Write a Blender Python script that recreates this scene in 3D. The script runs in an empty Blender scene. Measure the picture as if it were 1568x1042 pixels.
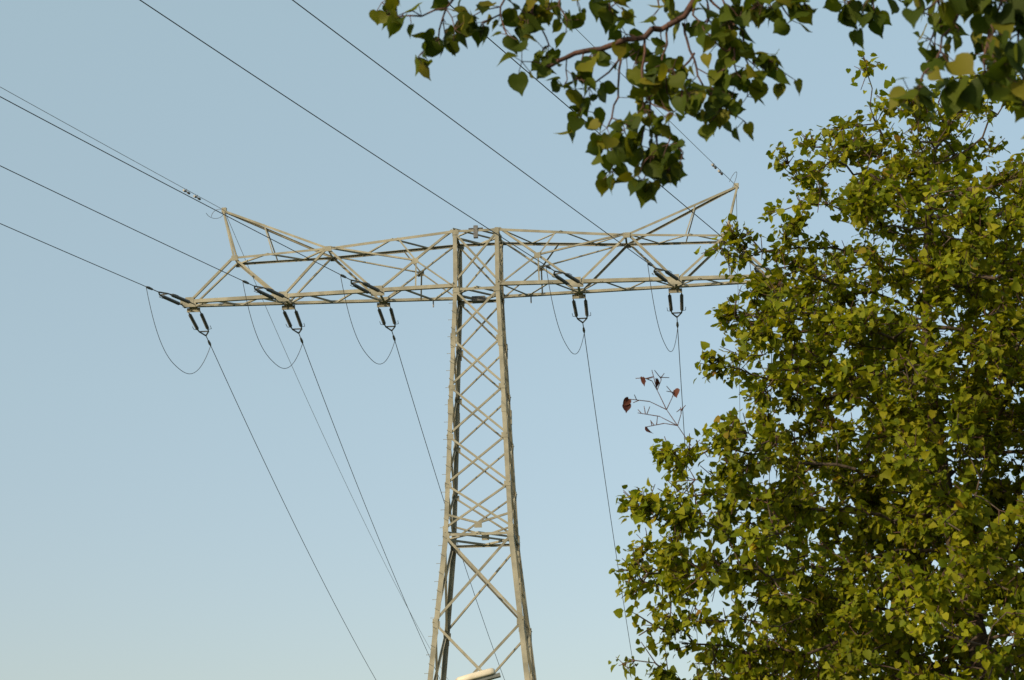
import bpy, math, random
import numpy as np
from mathutils import Vector, Matrix, kdtree, noise
random.seed(7); rng=np.random.default_rng(7)
scn=bpy.context.scene
R=math.radians

# ------------------------------------------------------------------ helpers
def link(o,parent=None):
    scn.collection.objects.link(o)
    if parent: o.parent=parent
    return o
def empty(name,loc=(0,0,0),rotz=0):
    e=bpy.data.objects.new(name,None); e.location=loc; e.rotation_euler=(0,0,rotz); link(e); return e
def mesh_np(name,V,F,mat,parent=None,smooth=False):
    me=bpy.data.meshes.new(name)
    V=np.asarray(V,dtype=np.float32); F=np.asarray(F,dtype=np.int32)
    k=F.shape[1]
    me.vertices.add(len(V)); me.vertices.foreach_set('co',V.ravel())
    me.loops.add(F.size); me.loops.foreach_set('vertex_index',F.ravel())
    me.polygons.add(len(F))
    me.polygons.foreach_set('loop_start',np.arange(0,F.size,k,dtype=np.int32))
    me.polygons.foreach_set('loop_total',np.full(len(F),k,dtype=np.int32))
    if smooth: me.polygons.foreach_set('use_smooth',np.ones(len(F),dtype=bool))
    me.update(); me.validate()
    me.materials.append(mat)
    o=bpy.data.objects.new(name,me); link(o,parent); return o
def norm(a): 
    return a/np.maximum(np.linalg.norm(a,axis=-1,keepdims=True),1e-9)

class MB:
    def __init__(s): s.V=[];s.F=[]
    def add(s,vs,fs):
        n=len(s.V); s.V+= [tuple(v) for v in vs]; s.F+=[tuple(i+n for i in f) for f in fs]
    def angle(s,a,b,sz,t,ref,ref2=None):
        a=Vector(a);b=Vector(b);d=(b-a).normalized()
        u=Vector(ref);u=(u-d*u.dot(d)).normalized()
        v=d.cross(u)
        if ref2 is not None and v.dot(Vector(ref2))<0: v=-v
        pr=[(0,0),(sz,0),(sz,t),(t,t),(t,sz),(0,sz)]
        vs=[a+u*p+v*q for p,q in pr]+[b+u*p+v*q for p,q in pr]
        fs=[(i,(i+1)%6,(i+1)%6+6,i+6) for i in range(6)]+[(0,1,2,3),(0,3,4,5),(6,9,8,7),(6,11,10,9)]
        s.add(vs,fs)
    def box(s,c,u,v,w):
        c=Vector(c);u=Vector(u);v=Vector(v);w=Vector(w)
        vs=[c+u*i+v*j+w*k for i in(-1,1) for j in(-1,1) for k in(-1,1)]
        s.add(vs,[(0,1,3,2),(4,6,7,5),(0,4,5,1),(2,3,7,6),(0,2,6,4),(1,5,7,3)])
    def lathe(s,a,b,prof,n=10):
        a=Vector(a);b=Vector(b);d=(b-a);L=d.length;d.normalize()
        u=d.orthogonal().normalized();v=d.cross(u)
        vs=[];fs=[]
        for (tt,r) in prof:
            c=a+d*(tt*L)
            for i in range(n):
                an=2*math.pi*i/n; vs.append(c+(u*math.cos(an)+v*math.sin(an))*r)
        for j in range(len(prof)-1):
            for i in range(n): fs.append((j*n+i,j*n+(i+1)%n,(j+1)*n+(i+1)%n,(j+1)*n+i))
        fs.append(tuple(range(n))); fs.append(tuple((len(prof)-1)*n+i for i in range(n)))
        s.add(vs,fs)
    def obj(s,name,mat,parent=None,smooth=False):
        me=bpy.data.meshes.new(name); me.from_pydata(s.V,[],s.F); me.update(); me.materials.append(mat)
        if smooth:
            for p in me.polygons: p.use_smooth=True
        o=bpy.data.objects.new(name,me); return link(o,parent)
def curve(name,paths,r,mat,parent=None,res=2):
    cu=bpy.data.curves.new(name,'CURVE'); cu.dimensions='3D'; cu.bevel_depth=r; cu.bevel_resolution=res
    for p in paths:
        sp=cu.splines.new('POLY'); sp.points.add(len(p)-1)
        for i,q in enumerate(p): sp.points[i].co=(q[0],q[1],q[2],1)
    cu.materials.append(mat)
    o=bpy.data.objects.new(name,cu); return link(o,parent)

# ------------------------------------------------------------------ materials
def mat(name,c1,c2,scale=3,rough=.7,metal=0,bump=0,detail=5):
    m=bpy.data.materials.new(name); m.use_nodes=True; nt=m.node_tree; b=nt.nodes['Principled BSDF']
    tc=nt.nodes.new('ShaderNodeTexCoord'); n=nt.nodes.new('ShaderNodeTexNoise'); n.inputs['Scale'].default_value=scale; n.inputs['Detail'].default_value=detail
    nt.links.new(tc.outputs['Object'],n.inputs['Vector'])
    r=nt.nodes.new('ShaderNodeValToRGB'); r.color_ramp.elements[0].position=.35; r.color_ramp.elements[1].position=.65
    r.color_ramp.elements[0].color=(*c1,1); r.color_ramp.elements[1].color=(*c2,1)
    nt.links.new(n.outputs['Fac'],r.inputs['Fac']); nt.links.new(r.outputs['Color'],b.inputs['Base Color'])
    b.inputs['Roughness'].default_value=rough; b.inputs['Metallic'].default_value=metal
    if bump:
        bp=nt.nodes.new('ShaderNodeBump'); bp.inputs['Strength'].default_value=bump; bp.inputs['Distance'].default_value=.02
        nt.links.new(n.outputs['Fac'],bp.inputs['Height']); nt.links.new(bp.outputs['Normal'],b.inputs['Normal'])
    return m
M_steel=mat('painted_steel',(.18,.17,.125),(.29,.27,.20),1.6,.8)
M_ins=mat('glazed_porcelain',(.09,.09,.092),(.13,.13,.13),6,.3)
M_hard=mat('galvanised_fitting',(.08,.08,.08),(.13,.13,.125),8,.5,.3)
M_cond=mat('conductor_aluminium_weathered',(.05,.05,.052),(.08,.08,.08),2,.6,.2)
M_earth=mat('earth_wire_steel',(.2,.2,.2),(.26,.26,.26),2,.5,.3)
M_conc=mat('concrete',(.3,.29,.27),(.4,.39,.36),4,.9,0,.3)
M_bark=mat('bark',(.045,.032,.022),(.10,.072,.05),25,.95,0,.8)
M_twig=mat('young_bark',(.045,.022,.016),(.10,.045,.03),40,.8)
M_grass=mat('grass_ground',(.035,.055,.015),(.075,.095,.03),.7,.95,0,.4)
M_asph=mat('asphalt',(.04,.04,.042),(.06,.06,.06),30,.9,0,.3)
M_lampw=mat('lamp_housing_paint',(.50,.44,.33),(.6,.54,.42),5,.5)
M_lampd=mat('lamp_pole_paint',(.10,.11,.10),(.15,.16,.15),5,.5)

def leafmat(name,stops,trans=.45,tmul=(1.7,1.6,.6)):
    m=bpy.data.materials.new(name); m.use_nodes=True; nt=m.node_tree
    for n in list(nt.nodes):
        if n.type=='BSDF_PRINCIPLED': b=n
        else: out=n
    g=nt.nodes.new('ShaderNodeNewGeometry'); r=nt.nodes.new('ShaderNodeValToRGB')
    els=r.color_ramp.elements
    els[0].position=stops[0][0]; els[0].color=(*stops[0][1],1)
    els[1].position=stops[-1][0]; els[1].color=(*stops[-1][1],1)
    for p,c in stops[1:-1]:
        e=els.new(p); e.color=(*c,1)
    nt.links.new(g.outputs['Random Per Island'],r.inputs['Fac'])
    tc=nt.nodes.new('ShaderNodeTexCoord'); nz=nt.nodes.new('ShaderNodeTexNoise'); nz.inputs['Scale'].default_value=1.6
    nt.links.new(tc.outputs['Object'],nz.inputs['Vector'])
    mr=nt.nodes.new('ShaderNodeMapRange'); mr.inputs['From Min'].default_value=.3; mr.inputs['From Max'].default_value=.7
    mr.inputs['To Min'].default_value=.75; mr.inputs['To Max'].default_value=1.25
    nt.links.new(nz.outputs['Fac'],mr.inputs['Value'])
    mul=nt.nodes.new('ShaderNodeVectorMath'); mul.operation='SCALE'
    nt.links.new(r.outputs['Color'],mul.inputs[0]); nt.links.new(mr.outputs['Result'],mul.inputs['Scale'])
    nt.links.new(mul.outputs['Vector'],b.inputs['Base Color']); b.inputs['Roughness'].default_value=.6
    b.inputs['Specular IOR Level'].default_value=.15
    t=nt.nodes.new('ShaderNodeBsdfTranslucent')
    tm=nt.nodes.new('ShaderNodeVectorMath'); tm.operation='MULTIPLY'; tm.inputs[1].default_value=tmul
    nt.links.new(mul.outputs['Vector'],tm.inputs[0]); nt.links.new(tm.outputs['Vector'],t.inputs['Color'])
    mx=nt.nodes.new('ShaderNodeMixShader'); mx.inputs[0].default_value=trans
    nt.links.new(b.outputs[0],mx.inputs[1]); nt.links.new(t.outputs[0],mx.inputs[2]); nt.links.new(mx.outputs[0],out.inputs['Surface'])
    return m
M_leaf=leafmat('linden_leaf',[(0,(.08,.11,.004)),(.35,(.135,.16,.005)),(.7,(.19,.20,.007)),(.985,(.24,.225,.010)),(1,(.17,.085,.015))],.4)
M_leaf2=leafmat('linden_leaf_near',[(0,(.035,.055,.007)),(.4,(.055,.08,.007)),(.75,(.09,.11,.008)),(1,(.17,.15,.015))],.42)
M_dead=leafmat('dry_leaf',[(0,(.05,.015,.012)),(1,(.11,.04,.025))],.2,(1,1,1))

# ------------------------------------------------------------------ camera
PITCH=R(16); ROLL=R(1.0)
r=Vector((1,0,0)); u=Vector((0,-math.sin(PITCH),math.cos(PITCH))); f=Vector((0,math.cos(PITCH),math.sin(PITCH)))
r2=r*math.cos(ROLL)-u*math.sin(ROLL); u2=r*math.sin(ROLL)+u*math.cos(ROLL)
cd=bpy.data.cameras.new('camera'); cam=bpy.data.objects.new('camera',cd); link(cam)
Mx=Matrix((r2,u2,-f)).transposed().to_4x4(); Mx.translation=(0,0,1.6); cam.matrix_world=Mx
cd.lens=71.2; cd.sensor_width=36; cd.clip_end=5000; cd.clip_start=.1
cd.dof.use_dof=True; cd.dof.focus_distance=60; cd.dof.aperture_fstop=15
scn.camera=cam

# ------------------------------------------------------------------ world + sun
SUN_EL=R(22); sun_h=Vector((-.76,-.65,0)).normalized()
sdir=Vector((sun_h.x*math.cos(SUN_EL),sun_h.y*math.cos(SUN_EL),math.sin(SUN_EL)))
w=bpy.data.worlds.new('World'); scn.world=w; w.use_nodes=True; nt=w.node_tree
bg=nt.nodes['Background']; sky=nt.nodes.new('ShaderNodeTexSky'); sky.sky_type='NISHITA'; sky.sun_disc=False
sky.sun_elevation=SUN_EL; sky.sun_rotation=math.atan2(sun_h.x,sun_h.y); sky.air_density=1.0; sky.dust_density=1.5; sky.ozone_density=1.0
# thin bright haze over the clear-sky model
tc=nt.nodes.new('ShaderNodeTexCoord'); sep=nt.nodes.new('ShaderNodeSeparateXYZ'); nt.links.new(tc.outputs['Generated'],sep.inputs[0])
rp=nt.nodes.new('ShaderNodeValToRGB'); e=rp.color_ramp.elements
HZ=.12
e[0].position=.0; e[0].color=(.12,.10,.08,1); e[1].position=.6; e[1].color=(.22,.28,.23,1)
x=e.new(.42); x.color=(.225,.28,.235,1); x=e.new(.12); x.color=(.145,.13,.095,1); x=e.new(.25); x.color=(.19,.215,.165,1)
nt.links.new(sep.outputs['Z'],rp.inputs['Fac'])
ad=nt.nodes.new('ShaderNodeVectorMath'); ad.operation='MULTIPLY_ADD'; ad.inputs[1].default_value=(1/HZ,)*3
nt.links.new(rp.outputs['Color'],ad.inputs[0]); nt.links.new(sky.outputs[0],ad.inputs[2])
nt.links.new(ad.outputs['Vector'],bg.inputs['Color']); bg.inputs['Strength'].default_value=HZ
sl=bpy.data.lights.new('sun','SUN'); sl.energy=4.5; sl.angle=R(.5); sl.color=(1,.83,.58)
so=bpy.data.objects.new('sun',sl); so.rotation_euler=sdir.to_track_quat('Z','Y').to_euler(); so.location=(-20,-20,30); link(so)
scn.view_settings.view_transform='Standard'; scn.view_settings.look='None'; scn.view_settings.exposure=0

# ------------------------------------------------------------------ transmission tower
YAW=R(-5)
Z0,Z1,ZB=26.6,29.05,16.3
L=12.5
def hw(z):
    if z>=Z0: return .95
    if z>=ZB: return .95+(Z0-z)*(1.375-.95)/(Z0-ZB)
    return 1.375+(ZB-z)*.102
def aw(x):
    x=abs(x); return .95 if x<.95 else .95+(x-.95)*(.32-.95)/(L-.95)
def uz(x):
    x=abs(x)
    if x<.95: return Z1
    if x<6.2: return Z1+(x-.95)*(28.65-Z1)/5.25
    return 28.65+(x-6.2)*(28.5-28.65)/4.0
ATT=[-12.1,-8.1,-4.1,4.1,8.1,12.1]
NEARDIR=Vector((-math.sin(R(24.2)),-math.cos(R(24.2)),-.03)).normalized()
FARDIR=Vector((math.sin(R(5.5)),math.cos(R(5.5)),-.235)).normalized()
rotI=Matrix.Rotation(-YAW,3,'Z')
NL=rotI@NEARDIR; FL=rotI@FARDIR
TL=3.15
near_end=[Vector((x,-aw(x),Z0-.08))+NL*TL for x in ATT]
far_end=[Vector((x,aw(x),Z0-.08))+FL*TL for x in ATT]
PEAK=[Vector((-10.8,0,30.75)),Vector((10.8,0,30.75))]

def build_tower():
    m=MB(); g=MB(); sb=MB()
    def gus(p,n,s=.16):
        n=Vector(n); a=n.orthogonal().normalized(); 
        if abs(n.y)>.5: a=Vector((1,0,0))
        b=n.cross(a).normalized()
        g.box(Vector(p)+n*.012,a*s,b*s*.8,n*.008)
    for sx in(-1,1):
        for sy in(-1,1):
            c=lambda z:(sx*hw(z),sy*hw(z),z)
            for a,b,s in((.25,9,.21),(9,ZB,.2),(ZB,21.5,.18),(21.5,Z1+.05,.165)):
                pts=[a,b] if not(a<Z0<b) else [a,Z0,b]
                for q0,q1 in zip(pts[:-1],pts[1:]): m.angle(c(q0),c(q1),s,.02,(-sx,0,0),(0,-sy,0))
            for z in(9,21.5,ZB,12.6,24.3):
                p=c(z); m.box((p[0]-sx*.09,p[1]+sy*.014,z),(.10,0,0),(0,.012,0),(0,0,.3)); m.box((p[0]+sx*.014,p[1]-sy*.09,z),(.012,0,0),(0,.10,0),(0,0,.3))
    def face(levels,s):
        for k in range(4):
            for i,(z0,z1) in enumerate(zip(levels[:-1],levels[1:])):
                def P(side,z):
                    h=hw(z)
                    return [(side*h,-h,z),(h,side*h,z),(-side*h,h,z),(-h,-side*h,z)][k]
                n=[(0,-1,0),(1,0,0),(0,1,0),(-1,0,0)][k]; nv=Vector(n)
                a,b=Vector(P(-1,z0)),Vector(P(1,z1)); m.angle(a,b,s,.012,(0,0,1),-nv)
                a,b=Vector(P(1,z0))-nv*.03,Vector(P(-1,z1))-nv*.03; m.angle(a,b,s,.012,(0,0,1),-nv)
                for sd in(-1,1):
                    q=Vector(P(sd,z0)); t=Vector(P(-sd,z0))-q; gus(q+t.normalized()*.12,n,.13)
    face([26.45,24.35,22.3,20.25,18.25,16.45],.08)
    face([16.2,12.7,8.6,4.3,.5],.095)
    face([Z1-.1,Z0+.1],.08)
    for z,s in((ZB,.1),(8.5,.1),(Z0-.05,.11),(Z1,.1)):
        h=hw(z)
        C=[Vector((-h,-h,z)),Vector((h,-h,z)),Vector((h,h,z)),Vector((-h,h,z))]
        for i in range(4): m.angle(C[i],C[(i+1)%4],s,.012,(0,0,-1),Vector((0,0,z))-(C[i]+C[(i+1)%4])/2)
        mid=[(C[i]+C[(i+1)%4])/2+Vector((0,0,-.03)) for i in range(4)]
        for i in range(4): m.angle(mid[i],mid[(i+1)%4],s*.8,.01,(0,0,1))
        m.angle(C[0]+Vector((0,0,.03)),C[2]+Vector((0,0,.03)),s*.8,.01,(0,0,1))
    h=hw(17.05)
    for sy in(-1,1):
        m.angle((-h,sy*h,17.05),(0,sy*hw(ZB),ZB+.35),.08,.012,(0,0,1),(0,-sy,0))
        m.angle((h,sy*h,17.05),(0,sy*hw(ZB),ZB+.35),.08,.012,(0,0,1),(0,-sy,0))
        g.box((0,sy*(hw(ZB)+.02),ZB+.3),(.15,0,0),(0,.008,0),(0,0,.11))
    for sx in(-1,1):
        for sy in(-1,1):
            lo=lambda x:Vector((sx*x,sy*aw(x),Z0)); up=lambda x:Vector((sx*x,sy*aw(x),uz(x)))
            m.angle(lo(.95),lo(L),.15,.018,(0,0,1),(0,-sy,0))
            m.angle(up(.95),up(6.2),.11,.014,(0,0,-1),(0,-sy,0)); m.angle(up(6.2),up(10.2),.09,.014,(0,0,-1),(0,-sy,0))
            seq=[lo(12.1),up(10.2),lo(8.1),up(6.2),lo(4.1),up(.95)]
            for i,(a,b) in enumerate(zip(seq[:-1],seq[1:])):
                ii=Vector((0,-sy*(.02+.015*(i%2)),0)); m.angle(a+ii,b+ii,.095 if i<4 else .085,.012,(sx,0,0.2),(0,-sy,0))
            mid=(lo(4.1)+up(.95))/2
            m.angle(mid,lo(2.55),.06,.01,(1,0,0),(0,-sy,0)); m.angle(mid,up(3.3),.06,.01,(1,0,0),(0,-sy,0))
            m.angle((lo(.95)),mid,.06,.01,(0,0,1),(0,-sy,0)); m.angle(mid,up(6.2),.07,.01,(0,0,1),(0,-sy,0)) 
            g.box(mid+Vector((0,sy*.01,0)),(.13,0,.02),(0,.008,0),(0,0,.12))
            pk=Vector((sx*10.8,0,30.75)); o=Vector((0,sy*.05,0))
            m.angle(pk+o,up(10.2),.08,.012,(sx,0,0),(0,-sy,0)); m.angle(pk+o,up(6.2),.09,.012,(0,0,-1),(0,-sy,0))
            q=pk*.62+up(6.2)*.38; m.angle(q,up(8.6),.05,.01,(1,0,0),(0,-sy,0)); 
            for x in(12.1,8.1,4.1): gus(lo(x)+Vector((0,0,.1)),(0,sy,0),.18)
            for x in(10.2,6.2): gus(up(x)-Vector((0,0,.06)),(0,sy,0),.14)
            for x in(12.1,8.1,4.1): g.box(lo(x)+Vector((0,sy*.03,-.1)),(.28,0,0),(0,.015,0),(0,0,.09))
        for fz,xs,s in((lambda x:Z0+.03,[.95,2.0,3.05,4.1,5.1,6.1,7.1,8.1,9.1,10.1,11.1,12.1],.065),(lambda x:uz(x)-.03,[.95,2.2,3.5,4.85,6.2,7.5,8.8,10.2],.06)):
            side=-1
            for a,b in zip(xs[:-1],xs[1:]):
                m.angle((sx*a,side*aw(a),fz(a)),(sx*b,-side*aw(b),fz(b)),s,.01,(0,0,1)); side=-side
        for x in(4.1,8.1,12.1,L-.01): m.angle((sx*x,-aw(x),Z0-.02),(sx*x,aw(x),Z0-.02),.1,.012,(0,0,1))
        for x in(6.2,10.2): m.angle((sx*x,-aw(x),uz(x)-.02),(sx*x,aw(x),uz(x)-.02),.08,.012,(0,0,-1))
        pk=Vector((sx*10.8,0,30.75)); g.box(pk,(.1,0,0),(0,.07,0),(0,0,.1))
    z=2.5
    i=0
    while z<26:
        h=hw(z)
        p=Vector((-h,-h,z)); d=Vector((-1,0,0)) if i%2 else Vector((0,-1,0))
        sb.lathe(p-d*.02,p+d*.15,[(0,.009),(.92,.009),(.93,.016),(1,.016)],6)
        z+=.36; i+=1
    ins=MB(); hd=MB()
    shed=[(0,.04),(.03,.04)]
    for k in range(13):
        t=.05+k*.069; shed+=[(t,.04),(t+.018,.078),(t+.036,.04)]
    shed+=[(.97,.04),(1,.04)]
    for i,x in enumerate(ATT):
        for (st,en,y) in((Vector((x,-aw(x),Z0-.1)),near_end[i],-1),(Vector((x,aw(x),Z0-.1)),far_end[i],1)):
            d=(en-st).normalized(); s=d.cross(Vector((0,0,1))).normalized()
            for k in(-1,1):
                a=st+s*k*.25+d*.34; b=st+s*k*.22+d*1.72
                hd.lathe(st+s*k*.25,a,[(0,.025),(1,.025)],6); ins.lathe(a,b,shed,10)
                hd.lathe(b,st+s*k*.2+d*1.9,[(0,.03),(1,.03)],6)
                hd.lathe(st+s*k*.2+d*1.9,st+d*2.25,[(0,.03),(1,.035)],6)
                hd.lathe(b,b+d*-.05+s*k*.16,[(0,.012),(1,.012)],5); hd.lathe(b+d*-.05+s*k*.16,b-d*.32+s*k*.17,[(0,.012),(1,.012)],5)
            hd.lathe(st+s*.2+d*1.88,st-s*.2+d*1.88,[(0,.03),(1,.03)],6)
            hd.lathe(st+d*2.2,en,[(0,.02),(.5,.02),(.55,.045),(.8,.06),(1,.03)],8)
    hd.box((0,-.9,28.95),(.09,0,0),(0,.08,0),(0,0,.26)); hd.box((0,.0,26.3),(.28,0,0),(0,.2,0),(0,0,.1))
    hd.lathe((-.3,-.9,29.1),(.3,-.9,29.1),[(0,.03),(1,.03)],6)
    for x in(-2.0,2.1): hd.lathe((x,.8,Z0),(x,.8,Z0-.3),[(0,.03),(1,.03)],6)
    ft=MB()
    for sx in(-1,1):
        for sy in(-1,1): h=hw(0); ft.lathe((sx*h,sy*h,-.4),(sx*h,sy*h,.42),[(0,.55),(.9,.5),(1,.42)],16)
    jump=[]
    for i in range(6):
        a,b=near_end[i],far_end[i]; sag=[2.2,2.1,2.05,1.95,2.05,2.1][i]
        jump.append([tuple(a.lerp(b,t)+Vector((0,0,-sag*(1-abs(2*t-1)**2.5)))) for t in [k/28 for k in range(29)]])
    loops=[]
    for sx,pk in zip((-1,1),PEAK):
        pts=[]
        for k in range(25):
            t=k/24; an=t*2*math.pi*.9
            if sx<0: pts.append(tuple(pk+Vector((-.35-.33*math.cos(an+.4)*1.0,-.5+1.0*t,-.15-.30*math.sin(an+.4)))))
            else: pts.append(tuple(pk+Vector((-.12-.17*math.cos(an),-.6+1.2*t,.28+.33*math.sin(an-1.2)))))
        loops.append(pts)
    return m,g,sb,ins,hd,ft,jump,loops
T0=Vector((-1.34,80,0))
data=build_tower()
tower=empty('transmission_tower',T0,YAW)
m,g,sb,ins,hd,ft,jump,loops=data
parts=[m.obj('lattice',M_steel,tower),g.obj('gusset_plates',M_steel,tower),sb.obj('step_bolts',M_steel,tower),
 ins.obj('insulator_strings',M_ins,tower,True),hd.obj('fittings',M_hard,tower),ft.obj('footings',M_conc,tower),
 curve('jumper_loops',jump,.013,M_cond,tower),curve('earth_wire_loops',loops,.010,M_hard,tower)]
def w0(p,T=T0): return Matrix.Rotation(YAW,3,'Z')@Vector(p)+T
fh=Vector((math.sin(R(5.5)),math.cos(R(5.5)),0)); nh=Vector((-math.sin(R(24.2)),-math.cos(R(24.2)),0))
RY=Matrix.Rotation(YAW,3,'Z'); dfn=RY@(far_end[0]-near_end[0]); dfn.z=0
SF,SN=260,220
T1=T0+fh*SF+dfn
RISE=-.02*SN+.00028*SN*SN
T2=T0+nh*SN-dfn+Vector((0,0,RISE))
for T in(T1,T2):
    e=empty('transmission_tower',T,YAW)
    for p in parts:
        o=bpy.data.objects.new(p.name,p.data); link(o,e)
lines=empty('overhead_power_lines')
cond=[];earth=[]
def samples(n=70): return [ (k/n)**1.3 for k in range(n+1)]
for i in range(6):
    a=w0(far_end[i]); b=w0(near_end[i],T1)
    cond.append([a.lerp(b,t)+Vector((0,0,-4*17.3*t*(1-t))) for t in samples()])
    a=w0(near_end[i]); b=w0(far_end[i],T2)
    lin=(b.z-a.z)
    cond.append([Vector((a.x+(b.x-a.x)*t,a.y+(b.y-a.y)*t,a.z+(lin+.00028*-SN*SN)*t+.00028*SN*SN*t*t)) for t in samples()])
for pk in PEAK:
    a=w0(pk); b=w0(pk,T1); earth.append([a.lerp(b,t)+Vector((0,0,-4*15.5*t*(1-t))) for t in samples()])
    b=w0(pk,T2); lin=b.z-a.z
    earth.append([Vector((a.x+(b.x-a.x)*t,a.y+(b.y-a.y)*t,a.z+(lin-.00024*SN*SN)*t+.00024*SN*SN*t*t)) for t in samples()])
curve('conductors',cond,.016,M_cond,lines); curve('earth_wires',earth,.011,M_earth,lines)
dm=MB()
for pth in(earth[1],earth[3]):
    for s in(2.1,2.9):
        a,b=pth[0],pth[8]; d=(b-a).normalized(); p=a+d*s-Vector((0,0,.1))
        dm.lathe(p-d*.22,p+d*.22,[(0,.05),(.3,.05),(.32,.015),(.68,.015),(.7,.05),(1,.05)],8); dm.lathe(p,p+Vector((0,0,.12)),[(0,.02),(1,.02)],6)
dm.obj('vibration_dampers',M_hard,lines)

# ------------------------------------------------------------------ foliage tools
TPL=np.array([[0,0],[0,.5],[0,1.08],[-.34,-.10],[-.56,.24],[-.36,.68],[.34,-.10],[.56,.24],[.36,.68]],dtype=np.float32)
LF=np.array([[0,3,4,1],[1,4,5,2],[0,1,7,6],[1,2,8,7]],dtype=np.int32)
mid=[(0,0),(0,.2),(0,.42),(0,.64),(0,.84),(0,1.12)]
rim=[(.22,-.13),(.44,-.03),(.56,.20),(.52,.45),(.36,.68),(.13,.88)]
T2P=np.array(mid+[(-x,y) for x,y in rim]+rim,dtype=np.float32)
L2=[]
for s in(0,1):
    o=6+6*s
    for q in([0,o,o+1,1],[1,o+1,o+2,2],[2,o+2,o+3,3],[3,o+3,o+4,4],[4,o+4,o+5,5]): L2.append(q if s==0 else q[::-1])
L2=np.array(L2,dtype=np.int32)
def leaves(name,pos,axis,nrm,size,mat,parent,fine=False):
    T,Fq=(T2P,L2) if fine else (TPL,LF); nv=len(T)
    n=len(pos); y=norm(axis); z=norm(nrm-(nrm*y).sum(1,keepdims=True)*y); x=np.cross(y,z)
    fold=rng.uniform(-.1,.6,n)[:,None]; curl=rng.uniform(-.15,.45,n)[:,None]; side=rng.uniform(-.3,.3,n)[:,None]
    tx=T[None,:,0]*rng.uniform(.82,1.12,n)[:,None]; ty=np.repeat(T[None,:,1],n,0); tz=np.abs(tx)*fold-curl*ty*ty+(side*tx*ty)
    if fine: tz=tz+.05*np.sin(ty*9+tx*7+rng.uniform(0,6,n)[:,None])*np.abs(tx)*1.6
    tx=tx+side*.25*ty*ty
    V=pos[:,None,:]+size[:,None,None]*(tx[...,None]*x[:,None]+ty[...,None]*y[:,None]+tz[...,None]*z[:,None])
    F=(Fq[None]+(np.arange(n)*nv)[:,None,None]).reshape(-1,4)
    return mesh_np(name,V.reshape(-1,3),F,mat,parent,fine)
def tubes(name,A,B,ra,rb,mat,parent,sides=6):
    A=np.asarray(A,float);B=np.asarray(B,float);n=len(A)
    d=norm(B-A); ref=np.tile([[1.,0.13,0.07]],(n,1)); u=norm(ref-(ref*d).sum(1,keepdims=True)*d); v=np.cross(d,u)
    an=np.arange(sides)*2*math.pi/sides; c=np.cos(an)[None,:,None]; s=np.sin(an)[None,:,None]
    ring=u[:,None]*c+v[:,None]*s
    V=np.concatenate([A[:,None]+ring*np.asarray(ra)[:,None,None],B[:,None]+ring*np.asarray(rb)[:,None,None]],1)
    q=np.array([[i,(i+1)%sides,(i+1)%sides+sides,i+sides] for i in range(sides)],dtype=np.int32)
    F=(q[None]+(np.arange(n)*2*sides)[:,None,None]).reshape(-1,4)
    return mesh_np(name,V.reshape(-1,3),F,mat,parent,True)
def grow(seedpts,parents,lobes,dens,step=.14,di=1.6,dk=.2,iters=90,gap=.0,nsc=1.6):
    att=[]
    for (c,rr) in lobes:
        k=int(dens*4.19*rr[0]*rr[1]*rr[2])+6
        p=norm(rng.normal(size=(k,3)))*rng.uniform(0,1,(k,1))**.4*np.array(rr)+np.array(c)
        small=max(rr)<.75
        for q in p:
            if small or noise.noise(Vector(q)*nsc)>-gap: att.append(q)
    att=np.array(att); P=[Vector(p) for p in seedpts]; par=list(parents)
    nc=[0]*len(P)
    alive=list(range(len(att)))
    A=[Vector(a) for a in att]
    for it in range(iters):
        kd=kdtree.KDTree(len(P))
        for i,p in enumerate(P): kd.insert(p,i)
        kd.balance(); acc={}; nal=[]
        for a in alive:
            co,i,dist=kd.find(A[a])
            if dist<dk: continue
            nal.append(a)
            if dist<di: acc.setdefault(i,Vector()); acc[i]+=(A[a]-co).normalized()
        alive=nal
        if not acc: 
            di*=1.4
            if di>6: break
            continue
        new=0
        for i,v in acc.items():
            if nc[i]>=3: continue
            if v.length<1e-4: continue
            d=(v.normalized()+Vector(rng.normal(size=3))*.22+Vector((0,0,.05))).normalized()
            q=P[i]+d*step; co,j,dist=kd.find(q)
            if dist<step*.35: nc[i]+=1; continue
            P.append(q); par.append(i); nc.append(0); nc[i]+=1; new+=1
        if new==0: break
    n=len(P); ch=[[] for _ in range(n)]
    for i in range(n):
        if par[i]>=0: ch[par[i]].append(i)
    rad=[0]*n
    for i in range(n-1,-1,-1):
        rad[i]=.0042 if not ch[i] else (sum(rad[c]**2.35 for c in ch[i]))**(1/2.35)
    return np.array(P),np.array(par),np.array(rad),ch
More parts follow.
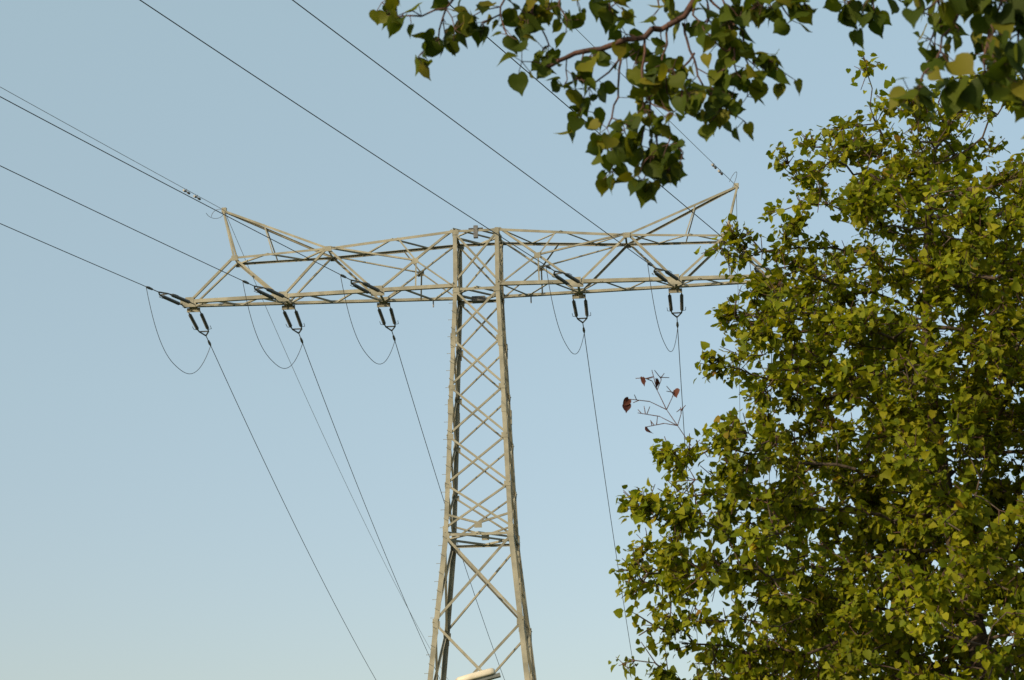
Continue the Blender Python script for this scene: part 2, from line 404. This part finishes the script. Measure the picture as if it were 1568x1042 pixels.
def clothe(P,par,rad,ch,total,size,droop,tw=(.07,.18),nl=5,center=None,thin=.013):
    idx=[i for i in range(len(P)) if rad[i]<thin and par[i]>=0]
    ntw=int(total/nl); A=[];B=[];lp=[];la=[];ln=[]
    # some shoots are lush, others bare: clumps and see-through windows
    wt=np.array([(2.2 if not ch[i] else 1.)*max(.06,.62+1.3*noise.noise(Vector(P[i])*2.6)) for i in idx]); wt/=wt.sum()
    pick=rng.choice(idx,ntw,p=wt)
    for i in pick:
        d=P[i]-P[par[i]]; d=d/np.linalg.norm(d)
        out=P[i]-center; out=out/np.linalg.norm(out)
        t=d*.5+out*.35+rng.normal(size=3)*.6+np.array([0,0,.15]); t/=np.linalg.norm(t)
        ln_=rng.uniform(*tw); a=P[i]; b=a+t*ln_
        A.append(a);B.append(b)
        for k in range(nl):
            s=(k+1)/nl; q=a+(b-a)*s+rng.normal(size=3)*.02
            rd=rng.normal(size=3); rd/=np.linalg.norm(rd)
            pet=q+ (rd*.7+out*.3+np.array([0,0,-.25]))*.035
            lp.append(pet); la.append(rd*.75+out*.35+np.array([0,0,-droop])); ln.append(out*.6+np.array([0,0,.6])+rng.normal(size=3)*.55)
    n=len(lp); sz=size*rng.uniform(.5,1.25,n)
    return np.array(A),np.array(B),np.array(lp),np.array(la),np.array(ln),sz

# ------------------------------------------------------------------ linden tree on the right
tree=empty('linden_tree')
tr=[(3.3,14.35,z) for z in np.arange(-.1,7.0,.14)]
tr=[(x+.12*math.sin(z*.9)-.02*z,y+.08*math.sin(z*1.3+1),z) for x,y,z in tr]
lob=[((2.93,14.2,7.1),(.52,.6,.6)),((3.5,14.5,7.05),(.8,.8,.72)),((2.60,14.0,7.5),(.15,.2,.28)),((2.26,13.9,6.7),(.40,.45,.46)),
 ((2.08,13.8,5.65),(.62,.8,.60)),((1.60,13.8,6.15),(.17,.25,.28)),((1.66,13.7,5.45),(.33,.5,.42)),((1.44,13.6,3.95),(.78,.9,.72)),
 ((1.14,13.6,4.55),(.28,.3,.25)),((1.6,13.6,4.7),(.35,.4,.3)),((1.36,13.7,3.3),(.70,.9,.7)),((3.2,14.3,5.0),(1.5,1.9,2.0)),((4.5,14.4,5.7),(1.3,1.5,1.5)),
 ((4.9,14.3,4.0),(1.2,1.4,1.1)),((3.2,14.3,3.4),(1.9,1.9,1.1)),((.97,13.6,3.6),(.36,.4,.5))]
P,par,rad,ch=grow(tr,[-1]+list(range(len(tr)-1)),lob,80,gap=.2,dk=.18)
rad=np.array(rad); 
for i in range(len(tr)): rad[i]=max(rad[i],.12*(1-i/len(tr))**.8+.012)
E=np.where(par>=0)[0]
tubes('trunk_and_limbs',P[par[E]],P[E],np.minimum(rad[par[E]],rad[E]*1.35),rad[E],M_bark,tree,8)
A,B,lp,la,ln,sz=clothe(P,par,rad,ch,78000,.051,.45,center=np.array([3.3,14.3,4.2]))
tubes('twigs',A,B,np.full(len(A),.004),np.full(len(A),.0025),M_twig,tree,4)
leaves('foliage',lp,la,ln,sz,M_leaf,tree)
print('TREE nodes',len(P),'leaves',len(lp))
dt=[]
def tw(a,b,c=None): dt.append((a,b))
pts=[(1.22,13.6,4.72),(1.13,13.58,4.86),(1.06,13.6,4.98),(1.0,13.6,5.12),(.97,13.62,5.27)]
for a,b in zip(pts[:-1],pts[1:]): tw(a,b)
ends=[(.80,13.6,5.06),(.9,13.55,5.2),(1.12,13.6,5.12),(.92,13.6,4.86),(1.16,13.62,5.0),(.86,13.6,4.96),(1.03,13.6,5.22)]
roots=[pts[2],pts[3],pts[2],pts[1],pts[1],pts[1],pts[3]]
for a,b in zip(roots,ends):
    md=((a[0]+b[0])/2+.015,(a[1]+b[1])/2,(a[2]+b[2])/2+.02); tw(a,md); tw(md,b)
    for k in range(3):
        t=random.uniform(.3,.9); q=[md[j]+(b[j]-md[j])*t for j in range(3)]; tw(q,(q[0]+random.uniform(-.06,.06),q[1]+random.uniform(-.05,.05),q[2]+random.uniform(-.02,.07)))
tubes('dead_twig',[a for a,b in dt],[b for a,b in dt],np.full(len(dt),.0035),np.full(len(dt),.0025),M_twig,tree,5)
dl=np.array([ends[0],ends[1],ends[3],ends[2],(1.0,13.6,5.2),(.79,13.62,5.03)]); 
leaves('dry_leaves',dl,np.tile([[.1,0,-1.]],(6,1))+rng.normal(size=(6,3))*.3,rng.normal(size=(6,3))+np.array([[0,-1,0]]),np.full(6,.06),M_dead,tree,True)

# ------------------------------------------------------------------ overhanging linden beside the camera
rng=np.random.default_rng(23)
tree2=empty('linden_tree')
tr2=[(3.4,3.2,z) for z in np.arange(-.1,5.6,.14)]
bough=[(3.4,3.2,2.9),(2.7,3.9,3.75),(2.2,4.3,4.15),(1.6,4.6,4.3),(.8,4.72,4.3),(.0,4.72,4.25),(-.4,4.7,4.2)]
bough2=[(3.4,3.2,3.04),(2.6,3.3,3.7),(1.9,3.45,3.85),(1.3,3.5,3.85),(.8,3.5,3.8)]
sp=list(tr2); pr=[-1]+list(range(len(tr2)-1)); brad=[]
for bo,base in((bough,int(3.0/.14)),(bough2,int(3.14/.14))):
    prev=base; s0=len(sp)
    for a,b in zip(bo[:-1],bo[1:]):
        a=Vector(a);b=Vector(b); n=max(1,int((b-a).length/.14))
        for k in range(1,n+1):
            sp.append(tuple(a.lerp(b,k/n)+Vector((0,0,.02*math.sin(k*2.)))) ); pr.append(prev); prev=len(sp)-1
    for k in range(s0,len(sp)): brad.append((k,.042*(1-(k-s0)/(len(sp)-s0))+.008))
lob2=[((3.2,3.2,5.7),(1.9,1.8,1.2)),((1.6,4.0,5.5),(1.2,1.0,.7)),((-.2,3.2,5.2),(1.0,.8,.55))]  # last lobe: unseen crown extended to the left to shade the hanging shoots
P,par,rad,ch=grow(sp,pr,lob2,45,gap=.1)
rad=np.array(rad)
for i in range(len(tr2)): rad[i]=max(rad[i],.13*(1-i/len(tr2))**.7+.012)
for i,v in brad: rad[i]=max(rad[i],v)
E=np.where(par>=0)[0]
tubes('trunk_and_limbs',P[par[E]],P[E],np.minimum(rad[par[E]],rad[E]*1.35),rad[E],M_bark,tree2,8)
A,B,lp,la,ln,sz=clothe(P[:],par,rad,ch,11000,.066,.6,center=np.array([3.,3.3,4.6]),thin=.012)
tubes('crown_twigs',A,B,np.full(len(A),.003),np.full(len(A),.002),M_twig,tree2,4)
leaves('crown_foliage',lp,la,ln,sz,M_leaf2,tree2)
# hanging shoots, measured in centimetres (x, height)
SH=[([(55,393),(44,374),(32,368),(19,365),(10,361)],.009,.006,1),
 ([(34,369),(33,360),(34.5,349),(32,340),(25,338)],.0035,.002,2),([(34.5,349),(39,342),(42,337)],.003,.002,2),
 ([(36,347),(36,340),(39,335)],.003,.002,2),([(27,345),(24,341)],.002,.002,1),
 ([(30,367),(25,360),(20,356)],.003,.002,2),([(28,363),(27,353),(24,345)],.003,.002,2),
 ([(44,373),(47,360),(52,351)],.0035,.002,3),([(50,380),(58.5,371),(60,360)],.0035,.002,3),([(46,364),(42,357),(43,350)],.003,.002,3),
 ([(40,372),(38,362),(39,354)],.003,.002,2),([(48,382),(46,374),(54,364)],.003,.002,3),([(52,384),(55,372),(56,358)],.003,.002,2),
 ([(-5,390),(-15,378),(-21,376),(-27,376)],.0035,.002,1),([(-15,378),(-17,371)],.0025,.002,1),
 ([(1,388),(-1.5,377),(-6,375)],.003,.002,1),([(-1.5,377),(0,370)],.002,.002,1),([(8,388),(6.5,376),(10.5,369)],.003,.002,1),
 ([(15,386),(13,377),(15,373)],.003,.002,1),([(25,388),(26,378)],.003,.002,1),([(36,388),(38,377)],.003,.002,2),
 ([(65,388),(66,378),(70,371)],.003,.002,1),([(49,388),(50.5,375)],.003,.002,2),([(57,388),(58,379),(62,376)],.003,.002,2),
 ([(66,390),(72,380),(74,374)],.003,.002,1),
 ([(82.5,390),(84,378)],.003,.002,1),([(90.5,390),(91.4,376)],.003,.002,1),
 ([(105,390),(108,374),(105,368)],.004,.002,1),([(122.5,390),(120,372),(118,364)],.004,.002,2),
 ([(97,390),(98,380)],.003,.002,1),([(114,390),(116,379)],.003,.002,2),([(-20,392),(-22,384)],.003,.002,1)]
SH2=[([(.98,3.5,3.83),(.95,3.55,3.5),(.88,3.58,3.28),(.82,3.6,3.17),(.77,3.6,3.11)],.004,.002,1),
 ([(1.05,3.5,3.83),(1.0,3.55,3.45),(.93,3.58,3.22),(.90,3.6,3.11)],.004,.002,1),
 ([(1.0,3.55,3.45),(.98,3.58,3.2),(.985,3.6,3.08)],.003,.002,2),([(.95,3.55,3.4),(.86,3.57,3.3),(.80,3.58,3.27)],.003,.002,1)]
TA=[];TB=[];ra=[];rb=[];lp=[];la=[];ln=[]
def seg(a,b,r0,r1): TA.append(np.array(a));TB.append(np.array(b));ra.append(r0);rb.append(r1)
def leafat(q,side):
    pd=norm(side*.9+np.array([0,0,-.25])+rng.normal(size=3)*.35)
    e=q+pd*rng.uniform(.018,.034); seg(q,e,.0011,.0009)
    lp.append(e); la.append(pd*.7+np.array([0,0,-.55])+rng.normal(size=3)*.45); ln.append(np.array([-.15,-.25,.6])+rng.normal(size=3)*.65)
def shoot(pts,r0,r1,lvl,leafy=True):
    pts=[np.array(p,float) for p in pts]; L=[np.linalg.norm(b-a) for a,b in zip(pts[:-1],pts[1:])]; sgn=1
    fine=[pts[0]]
    for a,b,l in zip(pts[:-1],pts[1:],L):
        n=max(1,int(l/.022))
        for k in range(1,n+1):
            q=a+(b-a)*k/n
            if k<n: q=q+rng.normal(size=3)*.003
            fine.append(q)
    m=len(fine)-1
    for i in range(m):
        t0=i/m;t1=(i+1)/m; seg(fine[i],fine[i+1],r0+(r1-r0)*t0,r0+(r1-r0)*t1)
        d=norm(fine[i+1]-fine[i]); sd=np.cross(d,rng.normal(size=3)); sd=norm(sd)*sgn; sgn=-sgn
        if leafy and (t1>.25) and rng.random()<.68: leafat(fine[i+1],sd)
        if lvl>0 and rng.random()<.25:
            dd=norm(sd*.8+d*.5+np.array([0,0,-.15])); l=rng.uniform(.03,.08); q=fine[i+1]
            shoot([q,q+dd*l*.5+rng.normal(size=3)*.004,q+dd*l+np.array([0,0,-.01])],.0018,.0012,lvl-1)
    if leafy:
        for k in range(3): leafat(fine[-1],norm(rng.normal(size=3)))
for pts,r0,r1,lvl in SH:
    yo=rng.uniform(-.04,.04)
    w3=[np.array([x/100,4.6+yo*(1 if k else .3),z/100]) for k,(x,z) in enumerate(pts)]
    shoot(w3,r0,r1,lvl,r0<.007)
    if pts[0][1]>383:
        a=w3[0]; b=np.array([a[0]+.12,4.72,4.27]); seg(b,(a+b)/2+np.array([.02,0,0]),r0*1.6,r0*1.3); seg((a+b)/2+np.array([.02,0,0]),a,r0*1.3,r0)
for pts,r0,r1,lvl in SH2: shoot(pts,r0,r1,lvl)
tubes('hanging_shoots',TA,TB,ra,rb,M_twig,tree2,6)
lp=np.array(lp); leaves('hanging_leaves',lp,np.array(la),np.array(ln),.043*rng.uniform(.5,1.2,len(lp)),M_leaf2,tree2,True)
print('hanging leaves',len(lp))

# ------------------------------------------------------------------ ground, road, street lamp
N=120; S=2400; xs=np.linspace(-S,S,N+1)
xs=np.sign(xs)*np.abs(xs/S)**1.8*S
X,Y=np.meshgrid(xs,xs); 
H=(RISE)*np.exp(-(((X-T2.x)**2+(Y-T2.y)**2)/(2*42.**2))**1.5)
V=np.stack([X,Y,H],-1).reshape(-1,3); idx=np.arange((N+1)**2).reshape(N+1,N+1)
F=np.stack([idx[:-1,:-1],idx[:-1,1:],idx[1:,1:],idx[1:,:-1]],-1).reshape(-1,4)
mesh_np('ground',V,F,M_grass,None,True)
rd=MB(); rd.add([(-300,36,.006),(300,36,.006),(300,42,.006),(-300,42,.006)],[(0,1,2,3)]); rd.obj('road',M_asph)
kb=MB(); kb.box((0,35.9,.06),(300,0,0),(0,.075,0),(0,0,.06)); kb.box((0,42.1,.06),(300,0,0),(0,.075,0),(0,0,.06)); kb.obj('kerb',M_conc)
lamp=empty('street_lamp',(-1.9,34.6,.12))
pl=MB(); pl.lathe((0,0,-.13),(0,0,5.0),[(0,.1),(.18,.1),(.2,.065),(1,.045)],14); pl.obj('pole',M_lampd,lamp,True)
curve('arm',[[(0,0,4.95),(.04,0,5.08),(.15,0,5.18),(.5,0,5.28),(.95,0,5.38)]],.03,M_lampd,lamp)
hdm=MB()
prof=[(0,.10,.07),(.05,.13,.10),(.3,.15,.11),(.6,.15,.11),(.66,.14,.10),(.69,.11,.07)]
ax=Vector((.97,0,.24)).normalized(); up=Vector((-.24,0,.97)).normalized(); st=Vector((.85,0,5.37))
vs=[];fs=[];n=16
for t,wd,hh in prof:
    for k in range(n):
        a=2*math.pi*k/n; cs=math.copysign(abs(math.cos(a))**.5,math.cos(a)); zz=math.copysign(abs(math.sin(a))**.5,math.sin(a)); zz=zz*.8 if zz>0 else zz*.35
        vs.append(st+ax*t+Vector((0,1,0))*cs*wd+up*zz*hh)
for j in range(len(prof)-1):
    for k in range(n): fs.append((j*n+k,j*n+(k+1)%n,(j+1)*n+(k+1)%n,(j+1)*n+k))
fs.append(tuple(range(n))); fs.append(tuple((len(prof)-1)*n+k for k in range(n)))
hdm.add(vs,fs); hdm.obj('lamp_head',M_lampw,lamp,True)
gl=MB(); gl.box(st+ax*.5-up*.06,ax*.26,(0,.11,0),up*.03); gl.obj('lens',M_lampd,lamp)
